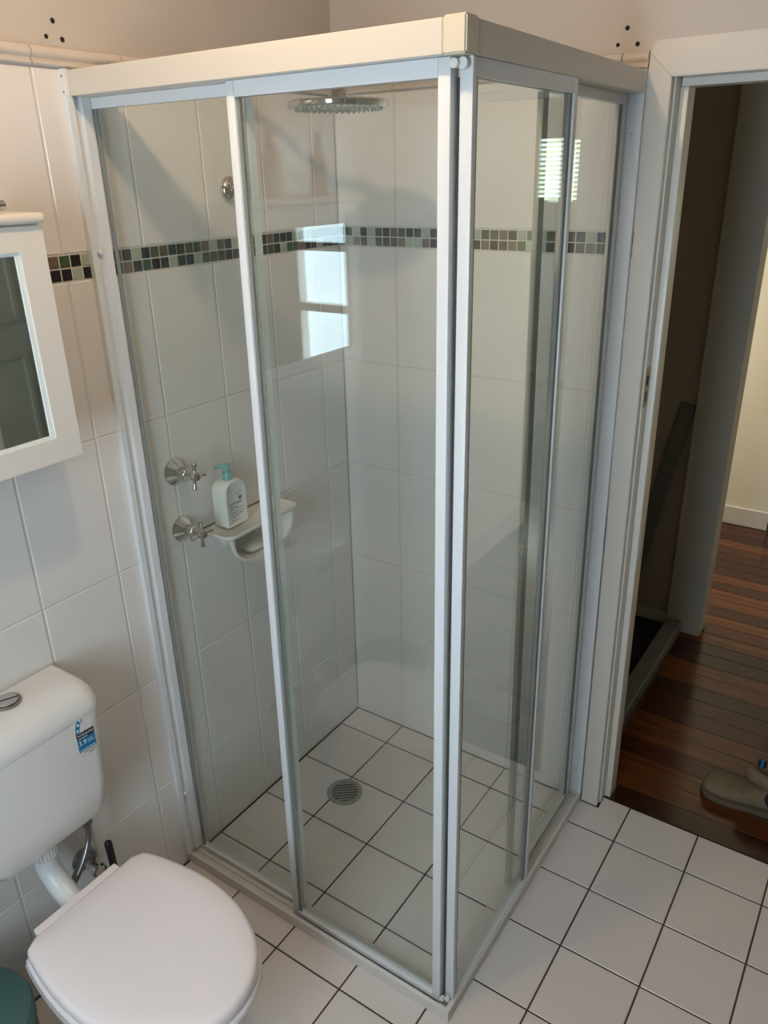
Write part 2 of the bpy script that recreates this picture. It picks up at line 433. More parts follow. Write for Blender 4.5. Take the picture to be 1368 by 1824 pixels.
# ---- other walls and ceiling
wall_right = slabs('wall_right', [(XR, XR+0.1, YB-0.1, 0.003, 0, CEIL)], M_TAUPE)
WX0, WX1, WZ0, WZ1 = 0.70, 1.245, 0.85, 2.04
wall_front = slabs('wall_front', [(-0.003, WX0, YB-0.1, YB, 0, CEIL), (WX1, XR, YB-0.1, YB, 0, CEIL), (WX0, WX1, YB-0.1, YB, 0, WZ0), (WX0, WX1, YB-0.1, YB, WZ1, CEIL)], M_PLASTER)
ceiling = slabs('ceiling', [(-0.60, 4.2, YB-0.1, 5.3, CEIL, CEIL+0.1)], M_CEIL)
# frosted window behind the camera
window_1 = struct(thing('window_1', 'white timber window with three frosted panes in the wall facing the shower', 'window'))
del window_1['category']
fr = 0.04
box('window_frame', WX0, WX0+fr, YB-0.08, YB+0.012, WZ0, WZ1, M_GLOSSW, window_1)
box('window_frame', WX1-fr, WX1, YB-0.08, YB+0.012, WZ0, WZ1, M_GLOSSW, window_1)
zs = [WZ0, 1.268, 1.535, WZ1]
for q, z in enumerate(zs):
    z0, z1 = (z, z+fr) if q == 0 else ((z-fr, z) if q == 3 else (z-0.018, z+0.018))
    box('window_bar', WX0+fr, WX1-fr, YB-0.08, YB+0.008, z0, z1, M_GLOSSW, window_1)
for a, b in ((WZ0+fr, 1.250), (1.286, 1.517), (1.553, WZ1-fr)):
    box('pane', WX0+fr, WX1-fr, YB-0.05, YB-0.042, a, b, M_WIN, window_1)
box('window_sill', WX0-0.05, WX1+0.05, YB, YB+0.06, WZ0-0.03, WZ0-0.001, M_GLOSSW, window_1, 0.004)

# ---- door frame
LE = 0.0085                                # lean per metre: the jamb is out of plumb
def lx(x, z): return x - LE*z
trim_1 = struct(thing('trim_1', 'white painted timber door frame beside the shower', 'door frame')); del trim_1['category']
bm = bmesh.new()
def quadprism(bm, pts, y0, y1):
    a = [bm.verts.new((p[0], y0, p[1])) for p in pts]; b = [bm.verts.new((p[0], y1, p[1])) for p in pts]
    n = len(pts)
    for i in range(n): j = (i+1) % n; bm.faces.new((a[i], a[j], b[j], b[i]))
    bm.faces.new(a[::-1]); bm.faces.new(b)
AX0, AX1 = 0.8685, 0.919
quadprism(bm, [(AX0, 0.002), (AX1, 0.002), (lx(AX1, 2.003), 2.003), (lx(AX0, 2.052), 2.052)], -0.003, 0.02)
bmesh.ops.bevel(bm, geom=bm.edges[:], offset=0.0015, segments=2, affect='EDGES')
obj('architrave', fin(bm, 'architrave', M_GLOSSW, True), trim_1)
bm = bmesh.new(); quadprism(bm, [(lx(AX0, 2.052), 2.0525), (lx(AX1, 2.003), 2.0035), (1.80, 2.0035), (1.86, 2.074), (lx(AX0, 2.052)+0.012, 2.074)], -0.003, 0.02)
bmesh.ops.bevel(bm, geom=bm.edges[:], offset=0.0012, segments=2, affect='EDGES')
obj('head_architrave', fin(bm, 'head_architrave', M_GLOSSW, True), trim_1)
box('architrave', 1.757, 1.81, -0.003, 0.02, 0.002, 2.003, M_GLOSSW, trim_1, 0.0015)
bar('jamb', (0.8855, AX1+0.004, 0.0205, 0.115), (0.8855, lx(AX1+0.004, 2.0), 0.0205, 0.115), 0.001, 2.02, M_JAMB, trim_1)
bar('door_stop', (AX1+0.0045, AX1+0.022, 0.058, 0.112), (lx(AX1+0.0045, 2.0), lx(AX1+0.022, 2.0), 0.058, 0.112), 0.001, 1.988, M_JAMB, trim_1, 0.001)
box('jamb', 1.745, 1.762, 0.0205, 0.115, 0.001, 2.02, M_JAMB, trim_1)
box('door_stop', 1.728, 1.7445, 0.058, 0.112, 0.001, 1.988, M_JAMB, trim_1)
box('head_jamb', 0.91, 1.744, 0.0205, 0.115, 2.005, 2.025, M_JAMB, trim_1)
box('head_stop', 0.908, 1.728, 0.058, 0.112, 1.9885, 2.0045, M_JAMB, trim_1)
bar('raw_edge', (0.8625, 0.8682, 0.0005, 0.012), (lx(0.8625, 2.0), lx(0.8682, 2.0), 0.0005, 0.012), 0.001, 2.02, M_RAW, trim_1)
# strike plate in the rebate
zc = 1.325; xs = lx(AX1+0.004, zc)
sp = box('strike_plate', xs, xs+0.0015, 0.027, 0.049, zc-0.052, zc+0.052, M_BRASS, trim_1, 0.0005)
box('latch_hole', xs+0.0012, xs+0.0018, 0.031, 0.045, zc+0.006, zc+0.030, M_BLACKHOLE, sp)
box('latch_hole', xs+0.0012, xs+0.0018, 0.033, 0.043, zc-0.036, zc-0.010, M_BLACKHOLE, sp)

# open bathroom door, swung against the right (seen in the cabinet mirror)
door_1 = struct(thing('door_1', 'grey-white panelled bathroom door standing open', 'door')); del door_1['category']
box('door_leaf', 1.775, 1.81, -0.80, -0.012, 0.008, 1.985, M_DOOR, door_1, 0.001)
for (a, b) in ((0.10, 0.62), (0.74, 1.20), (1.32, 1.86)):
    for (c, d) in ((-0.71, -0.45), (-0.36, -0.10)):
        bm = bmesh.new()
        for q in ((c, c+0.02, a, b), (d-0.02, d, a, b), (c+0.02, d-0.02, a, a+0.02), (c+0.02, d-0.02, b-0.02, b)):
            addbox(bm, 1.764, 1.7749, q[0], q[1], q[2], q[3])
        obj('panel_moulding', fin(bm, 'panel_moulding', M_DOOR), door_1)

# ================================================================== THE HALL
HX0, HX1, HY1 = -0.45, 4.1, 5.2
hall_floor = struct(box('floor_hall', -0.55, HX1+0.1, 0.05, HY1+0.1, -0.12, -0.004, M_RAW))
hall_floor['label'] = 'dark gap under the polished hall boards'
pitch = 0.083; y = 0.051; k = 0
while y < 2.44:
    y1 = min(y+pitch, 2.449)
    base = 0.868 if y < 1.27 else -0.4
    cuts = [base, 1.55+random.uniform(0.0, 0.9), 2.9]
    if y < 0.112: cuts = [0.943, 1.7435]
    for x0, x1 in zip(cuts, cuts[1:]):
        mi = random.choice((0, 0, 1, 2, 2))
        if k in (2, 9, 18): mi = 1
        obj('floorboard', tile_mesh('floorboard_%d' % (int(x0*1000)), x1-x0-0.0015, y1-y-0.0028, 0.003, M_WOODS[mi], 0.0007), hall_floor, ((x0+x1)/2, (y+y1)/2, 0))
    y = y1; k += 1
far = box('floorboard_field', -0.4, HX1, 2.451, HY1, -0.0035, 0.0, M_WOODS[0], hall_floor); far['kind'] = 'stuff'
# end of the partition between cupboard and the room beyond
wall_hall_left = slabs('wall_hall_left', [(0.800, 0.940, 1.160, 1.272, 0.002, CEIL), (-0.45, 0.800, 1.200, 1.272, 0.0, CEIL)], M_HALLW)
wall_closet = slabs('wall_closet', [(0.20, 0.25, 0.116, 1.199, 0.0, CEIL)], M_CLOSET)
box('closet_shade_skin', 0.251, 0.7995, 1.193, 1.1995, 0.0, CEIL, M_CLOSET, wall_hall_left)  # thin skin whose browner tone imitates the dimmer light in the cupboard
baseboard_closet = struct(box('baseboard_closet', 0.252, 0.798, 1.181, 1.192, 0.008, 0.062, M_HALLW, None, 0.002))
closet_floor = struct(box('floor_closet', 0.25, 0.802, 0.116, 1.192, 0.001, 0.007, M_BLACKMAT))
sill = tag(box('cupboard_sill', 0.803, 0.864, 0.118, 1.158, 0.0, 0.055, M_GREYP, None, 0.003), 'dark grey painted timber sill along the floor of the hall cupboard', 'sill')
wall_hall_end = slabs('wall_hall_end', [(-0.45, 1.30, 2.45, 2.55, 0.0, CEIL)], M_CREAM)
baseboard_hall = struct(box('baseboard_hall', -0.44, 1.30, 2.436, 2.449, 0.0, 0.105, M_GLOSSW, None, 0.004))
wall_hall_right = slabs('wall_hall_right', [(1.90, 2.0, 0.116, 1.85, 0.0, CEIL)], M_CREAM)
baseboard_right = struct(box('baseboard_right', 1.885, 1.8995, 0.117, 1.86, 0.0, 0.13, M_GLOSSW, None, 0.004))
BWX0, BWX1, BWZ0, BWZ1 = 2.55, 3.60, 1.60, 2.08
wall_far = slabs('wall_far', [(-0.45, BWX0, HY1, HY1+0.1, 0, CEIL), (BWX1, HX1, HY1, HY1+0.1, 0, CEIL), (BWX0, BWX1, HY1, HY1+0.1, 0, BWZ0), (BWX0, BWX1, HY1, HY1+0.1, BWZ1, CEIL)], M_CREAM)
wall_far_right = slabs('wall_far_right', [(HX1, HX1+0.1, 0.116, HY1+0.1, 0, CEIL)], M_CREAM)
SWY0, SWY1, SWZ0, SWZ1 = 1.40, 2.35, 0.85, 2.1
wall_far_left = slabs('wall_far_left', [(HX0-0.1, HX0, 0.116, SWY0, 0, CEIL), (HX0-0.1, HX0, SWY1, HY1+0.1, 0, CEIL), (HX0-0.1, HX0, SWY0, SWY1, 0, SWZ0), (HX0-0.1, HX0, SWY0, SWY1, SWZ1, CEIL)], M_CREAM)
window_2 = struct(thing('window_2', 'garden window with a white venetian blind in the room beyond the hall', 'window')); del window_2['category']
box('pane', BWX0, BWX1, HY1+0.05, HY1+0.06, BWZ0, BWZ1, M_WINB, window_2)
nz = 12
for q in range(nz):
    z = BWZ0+0.03+(BWZ1-BWZ0-0.06)*q/(nz-1)
    s = box('blind_slat', BWX0+0.01, BWX1-0.01, -0.018, 0.018, -0.0008, 0.0008, M_SLAT, window_2)
    s.location = (0, HY1+0.012, z); s.rotation_euler = (0.45, 0, 0)
added_window = struct(thing('added_window', 'unseen window added on the left to light the cream hall wall', 'window')); del added_window['category']
box('pane', HX0-0.05, HX0-0.04, SWY0, SWY1, SWZ0, SWZ1, M_WINS, added_window)
box('window_bar', HX0-0.039, HX0-0.01, (SWY0+SWY1)/2-0.02, (SWY0+SWY1)/2+0.02, SWZ0, SWZ1, M_GLOSSW, added_window)
# grey board leaning in the cupboard
bm = bmesh.new(); addbox(bm, -0.028, 0.028, -0.006, 0.006, -0.98, 0.0)
bmesh.ops.bevel(bm, geom=bm.edges[:], offset=0.002, segments=1, affect='EDGES')
lb = tag(obj('leaning_board', fin(bm, 'leaning_board', M_GREYP), None, (0.765, 1.184, 0.985), (0, 0.20, 0)), 'narrow grey board leaning in the corner of the hall cupboard', 'board')
lb.rotation_euler = (-0.05, 0.153, 0)
# cord by the cream wall
tag(tube('power_cord', spline([(0.994, 2.428, 0.20), (0.990, 2.424, 0.16), (1.0, 2.425, 0.12), (0.988, 2.420, 0.07), (0.995, 2.40, 0.006), (1.06, 2.38, 0.005)], 6), 0.004, M_BLACK, None, 8), 'thin dark cord hanging down the cream wall at the end of the hall', 'cord')

# ================================================================== SHOWER SCREEN
WBX, WAY = 0.866, -0.844
sc_ = thing('shower_screen', 'white framed corner shower screen with clear sliding glass doors', 'shower screen', (0.43, -0.42, 0))
off = -Vector((0.43, -0.42, 0))
def P_(o): o.location = Vector(o.location)+off; return o
def tl(y, z): return 0.017*(z/2.0)*max(0.0, min(1.0, 1+y/0.84))     # lean of the right side towards the wall end
# head rails
P_(box('head_rail', 0.014, WBX-0.036, WAY, WAY+0.066, 1.975, 2.019, M_RAIL, sc_, 0.0012))
def rbar(name, x0, x1, y0, y1, z0, z1, m, parent=sc_, bev=0.001):
    """bar of the right-hand side running along y, following its lean"""
    bm = bmesh.new(); v = []
    for y in (y0, y1):
        for (x, z) in ((x0, z0), (x1, z0), (x1, z1), (x0, z1)):
            v.append(bm.verts.new((x-tl(y, z), y, z)))
    for f in ((0,1,2,3),(7,6,5,4),(0,4,5,1),(1,5,6,2),(2,6,7,3),(3,7,4,0)): bm.faces.new([v[i] for i in f])
    if bev: bmesh.ops.bevel(bm, geom=bm.edges[:], offset=bev, segments=1, affect='EDGES')
    o = obj(name, fin(bm, name, m), parent)
    return P_(o) if parent is sc_ else o
rbar('head_rail', WBX-0.066, WBX, WAY+0.036, -0.012, 1.975, 2.019, M_RAIL)
# corner caps
bm = bmesh.new(); addbox(bm, WBX-0.0359, WBX+0.0010, WAY-0.0010, WAY+0.0359, 1.9742, 2.0212)
bmesh.ops.bevel(bm, geom=bm.edges[:], offset=0.0026, segments=3, affect='EDGES')
P_(obj('corner_cap', fin(bm, 'corner_cap', M_CAP, True), sc_))
# sills
def sill_prof(): return [(0, 0), (0, 0.031), (0.003, 0.033), (0.008, 0.033), (0.010, 0.031), (0.010, 0.013), (0.030, 0.013), (0.030, 0.018), (0.034, 0.018), (0.034, 0.013), (0.062, 0.013), (0.066, 0.010), (0.068, 0)]
P_(extrude('sill', sill_prof(), M_SILL, sc_, lambda p, s: ((0.001 if s == 0 else WBX-0.03), WAY+p[0], p[1]+0.0004)))
P_(extrude('sill', sill_prof(), M_SILL, sc_, lambda p, s: (WBX-p[0], (WAY+0.03 if s == 0 else -0.003), p[1]+0.0004)))
bm = bmesh.new(); addbox(bm, WBX-0.030, WBX+0.001, WAY-0.001, WAY+0.030, 0.0004, 0.012)
addbox(bm, WBX-0.030, WBX+0.001, WAY-0.001, WAY+0.010, 0.012, 0.034); addbox(bm, WBX-0.010, WBX+0.001, WAY+0.010, WAY+0.030, 0.012, 0.034)
P_(obj('sill_corner', fin(bm, 'sill_corner', M_SILL), sc_))
# wall channels
CH_A = [(0.0, -0.852), (0.013, -0.852), (0.013, -0.839), (0.005, -0.838), (0.005, -0.821), (0.013, -0.820), (0.013, -0.8005), (0.0, -0.8005)]
P_(extrude('wall_channel', CH_A, M_FRAME, sc_, lambda p, s: (p[0]+0.0003, p[1], 0.034 + (2.021-0.034)*s)))
CH_B = [(0.8665, 0.0), (0.8665, -0.012), (0.855, -0.012), (0.854, -0.004), (0.828, -0.004), (0.827, -0.012), (0.812, -0.012), (0.812, 0.0)]
P_(extrude('wall_channel', CH_B, M_FRAME, sc_, lambda p, s: (p[0]-0.017*s*0.99, p[1]-0.0003, 0.034 + (2.021-0.034)*s)))
for (z) in (2.009, 1.982):
    P_(lathe('screw_head', [(0.0022, -0.0008), (0.002, 0.0)], M_DARKCHROME, sc_, 'y', (0.0065, -0.852, z), 10))
for z in (1.690, 0.245):
    P_(lathe('bump_stop', [(0.0055, 0), (0.0055, 0.006), (0.004, 0.009), (0.001, 0.010)], M_NYLON, sc_, 'x', (0.0052, -0.8295, z), 14))
for z in (1.895, 0.115):
    P_(lathe('bump_stop', [(0.001, -0.010), (0.004, -0.009), (0.0055, -0.006), (0.0055, 0)], M_NYLON, sc_, 'y', (0.841-LE*z, -0.0042, z), 14))
def pane(name, pts_bottom, pts_top, z0, z1, parent):
    """glass sheet from (xa,ya)-(xb,yb), 5 mm thick, can lean"""
    bm = bmesh.new(); R = []
    for pts, z in ((pts_bottom, z0), (pts_top, z1)):
        a, b = Vector((*pts[0], 0)), Vector((*pts[1], 0)); n = (b-a).normalized().cross(Vector((0,0,1)))*0.0025
        R.append([bm.verts.new((p.x, p.y, z)) for p in (a+n, b+n, b-n, a-n)])
    for i in range(4): j = (i+1) % 4; bm.faces.new((R[0][i], R[0][j], R[1][j], R[1][i]))
    bm.faces.new(R[0][::-1]); bm.faces.new(R[1])
    return obj(name, fin(bm, name, M_GLASS), parent)
def sub(name):
    """a door leaf / fixed panel of the screen: its first mesh is the glass, frame pieces hang under it"""
    return None
# -- fixed panel next to the left wall
fp = P_(pane('fixed_panel', ((0.0135, -0.790), (0.394, -0.790)), ((0.0135, -0.790), (0.416, -0.790)), 0.030, 1.955, sc_))
box('top_bar', 0.0140, 0.4140, -0.800, -0.782, 1.9552, 1.9745, M_FRAME, fp)
box('bottom_bar', 0.0140, 0.392, -0.799, -0.783, 0.0185, 0.0298, M_FRAME, fp)
bar('gasket_shade', (0.0134, 0.0215, -0.7965, -0.7926), (0.0134, 0.0215, -0.7965, -0.7926), 0.03, 1.955, M_SEALDARK, fp)
bar('edge_seal', (0.3945, 0.3990, -0.798, -0.782), (0.4165, 0.4210, -0.798, -0.782), 0.019, 1.974, M_SEAL, fp)
# -- sliding front door
xb0, xb1, xt0, xt1 = 0.383, 0.833, 0.402, 0.833
fd_ = P_(pane('sliding_door', ((xb0+0.0165, -0.816), (xb1-0.020, -0.816)), ((xt0+0.0165, -0.816), (xt1-0.020, -0.816)), 0.034, 1.950, sc_))
bar('stile', (xb0, xb0+0.0175, -0.826, -0.804), (xt0, xt0+0.0175, -0.826, -0.806), 0.022, 1.9745, M_FRAME, fd_, 0.0012)
bar('stile', (xb1-0.0205, xb1, -0.826, -0.802), (xt1-0.0205, xt1, -0.826, -0.802), 0.022, 1.9745, M_FRAME, fd_, 0.0012)
bar('gasket_shade', (xb0+0.0177, xb0+0.0245, -0.8215, -0.8187), (xt0+0.0177, xt0+0.0245, -0.8215, -0.8187), 0.0365, 1.9495, M_SEALDARK, fd_)  # dark strip stands in for shade on the stile's inner side
box('top_bar', xt0+0.0178, xt1-0.0210, -0.825, -0.807, 1.950, 1.9745, M_FRAME, fd_)
box('bottom_bar', xb0+0.0178, xb1-0.0210, -0.825, -0.807, 0.022, 0.036, M_FRAME, fd_)
lathe('roller', [(0.001, -0.006), (0.0065, -0.005), (0.0065, 0.004), (0.001, 0.005)], M_NYLON, fd_, 'y', (0.8400, -0.8250, 1.9655), 16)
lathe('roller', [(0.001, -0.006), (0.0055, -0.005), (0.0055, 0.004), (0.001, 0.005)], M_NYLON, fd_, 'y', (0.8392, -0.8250, 0.040), 16)
# -- sliding side door (runs along y)
yb0, yb1, yt1 = -0.811, -0.388, -0.418
def sx(x, y, z): return x-tl(y, z)
sd = P_(pane('sliding_door', ((0.850, yb0+0.012), (0.850, yb1-0.014)), ((0.850, yb0+0.012), (0.850, yt1-0.014)), 0.034, 1.950, sc_))
bar('stile', (0.8395, 0.8605, yb0, yb0+0.014), (0.8395, 0.8605, yb0, yb0+0.014), 0.022, 1.9745, M_FRAME, sd, 0.0012)
bar('gasket_shade', (0.8565, 0.8590, yb0+0.0145, yb0+0.018), (0.8565, 0.8590, yb0+0.0145, yb0+0.018), 0.034, 1.95, M_GASKET, sd)
bar('meeting_seal', (0.8345, 0.8390, yb0+0.004, yb0+0.009), (0.8345, 0.8390, yb0+0.004, yb0+0.009), 0.034, 1.95, M_GASKET, sd)
a = b = 0.840
bar('stile', (a, a+0.020, yb1-0.0145, yb1), (b, b+0.020, yt1-0.0145, yt1), 0.022, 1.9745, M_FRAME, sd, 0.0012)
box('top_bar', 0.841, 0.8595, yb0+0.0150, yt1-0.0150, 1.950, 1.9745, M_FRAME, sd)
bar('gasket_shade', (0.8530, 0.8560, yb1-0.0260, yb1-0.0150), (0.8530, 0.8560, yt1-0.0260, yt1-0.0150), 0.0365, 1.9495, M_SEALDARK, sd)
box('bottom_bar', 0.841, 0.8595, yb0+0.0150, yb1-0.0150, 0.022, 0.036, M_FRAME, sd)
lathe('roller', [(0.001, -0.006), (0.0075, -0.005), (0.0075, 0.004), (0.001, 0.005)], M_NYLON, sd, 'y', (0.8500, -0.8180, 1.9655), 16)
lathe('roller', [(0.001, -0.006), (0.0060, -0.005), (0.0060, 0.004), (0.001, 0.005)], M_NYLON, sd, 'y', (0.8500, -0.8180, 0.040), 16)
# -- fixed panel next to the back wall
yf = -0.400
fq = P_(pane('fixed_panel', ((sx(0.822, yf, 0), yf-0.02), (sx(0.822, 0, 0), -0.0125)), ((sx(0.822, yf, 2), yf-0.05), (sx(0.822, 0, 2), -0.0125)), 0.030, 1.955, sc_))
rbar('top_bar', 0.813, 0.831, yf-0.05, -0.0128, 1.9552, 1.9745, M_FRAME, fq, 0)
rbar('bottom_bar', 0.814, 0.830, yf-0.02, -0.0128, 0.0185, 0.0298, M_FRAME, fq, 0)
bar('stile', (0.813, 0.831, -0.030, -0.0128), (0.796, 0.814, -0.030, -0.0128), 0.030, 1.955, M_FRAME, fq)
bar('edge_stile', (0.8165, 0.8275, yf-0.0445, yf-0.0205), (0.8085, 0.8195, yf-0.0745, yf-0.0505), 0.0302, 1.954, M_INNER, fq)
bar('gasket_shade', (0.8246, 0.8275, -0.0425, -0.0302), (0.8076, 0.8105, -0.0425, -0.0302), 0.0302, 1.954, M_SEALDARK, fq)
for o in (fp, fd_, sd, fq):
    for c in o.children: pass

# ================================================================== SHOWER FITTINGS
dr = thing('floor_drain', 'round brushed metal floor drain grate in the shower floor', 'drain', (0.219, -0.378, 0.0))
lathe('drain_ring', [(0.057, 0.0003), (0.057, 0.003), (0.054, 0.0042), (0.043, 0.0035), (0.042, 0.0012)], M_STEEL, dr, n=40)
lathe('drain_pit', [(0.0415, 0.0013), (0.0415, 0.0017)], M_BLACKHOLE, dr, n=32)
ang = math.radians(38)
for q in range(-3, 4):
    d_ = q*0.0115; L = math.sqrt(max(0, 0.0418**2-d_*d_))
    s = box('grate_slat', -L, L, -0.0029, 0.0029, 0.0018, 0.0036, M_STEEL, dr)
    s.rotation_euler = (0, 0, ang); s.location = (-d_*math.sin(ang), d_*math.cos(ang), 0)

def tap(z, label, rot):
    t = thing('shower_tap', label, 'tap', (0, -0.706, z), 'cross handle shower taps')
    lathe('flange', [(0.0345, 0.0003), (0.0345, 0.004), (0.031, 0.007), (0.020, 0.020), (0.0155, 0.024), (0.0155, 0.026)], M_CHROME, t, 'x', n=36, angle=30)
    lathe('spindle', [(0.0135, 0.0262), (0.0135, 0.040), (0.010, 0.043), (0.0085, 0.050), (0.0085, 0.062)], M_CHROME, t, 'x', n=24)
    h = lathe('handle', [(0.008, 0.0622), (0.012, 0.065), (0.0125, 0.074), (0.010, 0.079)], M_CHROME, t, 'x', n=24)
    for q in range(4):
        a = rot+q*math.pi/2; c, s = math.cos(a), math.sin(a)
        tube('handle_arm', [(0.070, c*r, s*r) for r in (0.010, 0.016, 0.024, 0.031, 0.0335, 0.0345)], [0.0052, 0.0044, 0.0055, 0.0072, 0.0068, 0.004], M_CHROME, h, 12)
    lathe('button', [(0.0085, 0.0791), (0.0085, 0.0815), (0.007, 0.083)], M_BRASS, h, 'x', n=20)
    return t
tap(1.166, 'upper chrome shower tap with a cross handle, above the other tap', math.radians(84))
tap(1.013, 'lower chrome shower tap with a cross handle, beside the soap shelf', math.radians(90))

sh = thing('rain_shower', 'large round chrome rain shower head on a curved arm', 'shower head', (0, -0.428, 1.80))
lathe('wall_flange', [(0.030, 0.0003), (0.030, 0.006), (0.026, 0.013), (0.015, 0.018), (0.015, 0.024)], M_CHROME, sh, 'x', n=32)
pts = spline([(0.02, 0, 0), (0.040, 0, 0.004), (0.052, 0, 0.03), (0.053, 0, 0.12), (0.056, 0, 0.19), (0.085, 0, 0.228), (0.16, 0, 0.236), (0.27, 0, 0.234), (0.325, 0, 0.218), (0.338, 0, 0.19), (0.338, 0, 0.182)], 6)
tube('arm', pts, 0.0105, M_CHROME, sh, 16)
lathe('swivel', [(0.020, 0.168), (0.0205, 0.185), (0.0205, 0.200), (0.016, 0.2015)], M_CHROME, sh, c=(0.338, 0, 0), n=28)
rose = lathe('rose', [(0.099, 0.1542), (0.1045, 0.1548), (0.1065, 0.1575), (0.1065, 0.1665), (0.103, 0.1690), (0.02, 0.1720)], M_CHROME, sh, c=(0.338, 0, 0), n=64)
bm = bmesh.new()
for (rr, cnt) in ((0.091, 44), (0.076, 36), (0.060, 28), (0.043, 20), (0.026, 12), (0.010, 5)):
    for q in range(cnt):
        a = 2*math.pi*q/cnt
        tube_mesh(bm, [(0.338+rr*math.cos(a), rr*math.sin(a), 0.1545), (0.338+rr*math.cos(a), rr*math.sin(a), 0.1505)], [0.0022, 0.0013], 6)
nz_ = obj('nozzles', fin(bm, 'nozzles', mat('nozzle_rubber', (0.36, 0.39, 0.33), 0.5)), rose); nz_['kind'] = 'stuff'; nz_['label'] = 'pale rubber spray nozzles'

# soap shelf
ss = thing('soap_shelf', 'white ceramic soap shelf with a curved tray below, fixed to the tiles', 'shelf', (0, -0.515, 0.985))
def rrect(x0, x1, y0, y1, r, z, n=6):
    out = []
    for cx, cy, a0 in ((x1-r, y1-r, 0), (x0+0.001, y1-0.001, 90), (x0+0.001, y0+0.001, 180), (x1-r, y0+r, 270)):
        rr = r if a0 in (0, 270) else 0.001
        for k in range(n+1):
            a = math.radians(a0+90*k/n); out.append((cx+rr*math.cos(a), cy+rr*math.sin(a), z))
    return out
W = 0.137
rings = [rrect(0.0005, 0.102, -W+0.006, W-0.006, 0.02, -0.012), rrect(0.0005, 0.109, -W, W, 0.024, -0.008), rrect(0.0005, 0.111, -W-0.001, W+0.001, 0.024, -0.001),
         rrect(0.0005, 0.110, -W, W, 0.024, 0.002), rrect(0.0005, 0.106, -W+0.004, W-0.004, 0.021, 0.002), rrect(0.0005, 0.102, -W+0.008, W-0.008, 0.018, -0.002)]
loft('top_plate', rings, M_SHELF, ss, angle=60)
n = 24; inner = []; outer = []
for q in range(n+1):
    t = q/n; a = math.pi*t
    yy = -0.112*math.copysign(abs(math.cos(a))**0.8, math.cos(a)); zz = -0.012-0.082*math.sin(a)**0.7
    inner.append((yy, zz))
    outer.append((-0.119*math.copysign(abs(math.cos(a))**0.8, math.cos(a)), -0.012-0.089*math.sin(a)**0.7))
def tray_ring(x, grow):
    return [(x, p[0]*(1+grow), p[1]) for p in outer] + [(x, p[0]*(1+grow), p[1]) for p in reversed(inner)]
loft('tray', [tray_ring(0.0005, -0.36), tray_ring(0.010, -0.40), tray_ring(0.03, -0.33), tray_ring(0.06, -0.18), tray_ring(0.092, 0.0), tray_ring(0.098, 0.02), tray_ring(0.101, 0.015)], M_SHELF, ss, angle=50)
def ell(c, a, b, z, n=28, k=2.6):
    out = []
    for i in range(n):
        t = 2*math.pi*i/n; cs, sn = math.cos(t), math.sin(t)
        out.append((c[0]+a*math.copysign(abs(cs)**(2/k), cs), c[1]+b*math.copysign(abs(sn)**(2/k), sn), z))
    return out
zs0 = 0.895
soap = tag(loft('soap_bar', [ell((0.062, -0.515), 0.018, 0.034, zs0), ell((0.062, -0.515), 0.026, 0.044, zs0+0.006), ell((0.062, -0.515), 0.028, 0.046, zs0+0.012), ell((0.062, -0.515), 0.024, 0.042, zs0+0.018), ell((0.062, -0.515), 0.012, 0.03, zs0+0.021)], M_SOAP), 'pale cream bar of soap lying in the soap tray', 'soap')

# pump bottle
pb = thing('pump_bottle', 'white shampoo bottle with a teal pump standing on the soap shelf', 'bottle', (0.043, -0.574, 0.9875))
def arch(w_, h_, r_, x, ins=0.0):
    w_ -= ins; h0 = ins; h_ -= ins; r_ = max(0.003, r_-ins); out = []
    for cx, cz, a0, rr in ((w_-r_, h_-r_, 0, r_), (-w_+r_, h_-r_, 90, r_), (-w_+0.006, h0+0.006, 180, 0.006), (w_-0.006, h0+0.006, 270, 0.006)):
        for k in range(7):
            a = math.radians(a0+15*k); out.append((x, cx+rr*math.cos(a), cz+rr*math.sin(a)))
    return out
loft('body', [arch(0.038, 0.124, 0.030, -0.0245, 0.003), arch(0.038, 0.124, 0.030, -0.0225), arch(0.038, 0.124, 0.030, 0.0225), arch(0.038, 0.124, 0.030, 0.0245, 0.002), arch(0.038, 0.124, 0.030, 0.0245, 0.005), arch(0.038, 0.124, 0.030, 0.0235, 0.006)], M_BOTTLE, pb, angle=50)
lathe('collar', [(0.0135, 0.1235), (0.0135, 0.142), (0.012, 0.144), (0.0085, 0.1445), (0.0085, 0.150)], M_TEAL, pb, n=28)
pump = lathe('pump_head', [(0.0105, 0.1502), (0.0105, 0.163), (0.009, 0.165)], M_TEAL, pb, n=28)
tube('spout', [(-0.003, -0.003, 0.1595), (-0.010, -0.010, 0.160), (-0.020, -0.020, 0.158), (-0.022, -0.022, 0.154)], [0.006, 0.005, 0.004, 0.0035], M_TEAL, pump, 12)
def label_text(body, size, m, y, z, width, name='print'):
    o = obj(name, text_mesh(body, size, m, name, width), pb, (0.0240, y, z), (math.pi/2, 0, math.pi/2)); return o
for (ly, lh) in ((-0.006, 0.006), (0.001, 0.009), (0.008, 0.008), (0.015, 0.011)):
    box('logo_print', 0.0234, 0.0241, ly-0.0022, ly+0.0022, 0.084, 0.084+lh, M_TEALPRINT, pb, 0.0003)
label_text('HAPPY SCALP', 0.0085, M_PRINT, -0.004, 0.062, 0.046)
label_text('SHAMPOO', 0.006, M_PRINT, -0.012, 0.053, 0.026)
lathe('emblem', [(0.0055, 0.0), (0.0055, 0.0004), (0.0042, 0.0004)], M_PRINT, pb, 'x', (0.0238, 0.014, 0.074), 14)
for (y, z, wd) in ((0.0, 0.0465, 0.050), (0.001, 0.037, 0.048), (-0.002, 0.031, 0.044), (-0.010, 0.025, 0.030), (-0.008, 0.015, 0.026)):
    box('print_line', 0.0234, 0.0241, y-wd/2, y+wd/2, z, z+0.0014, M_PRINT, pb)

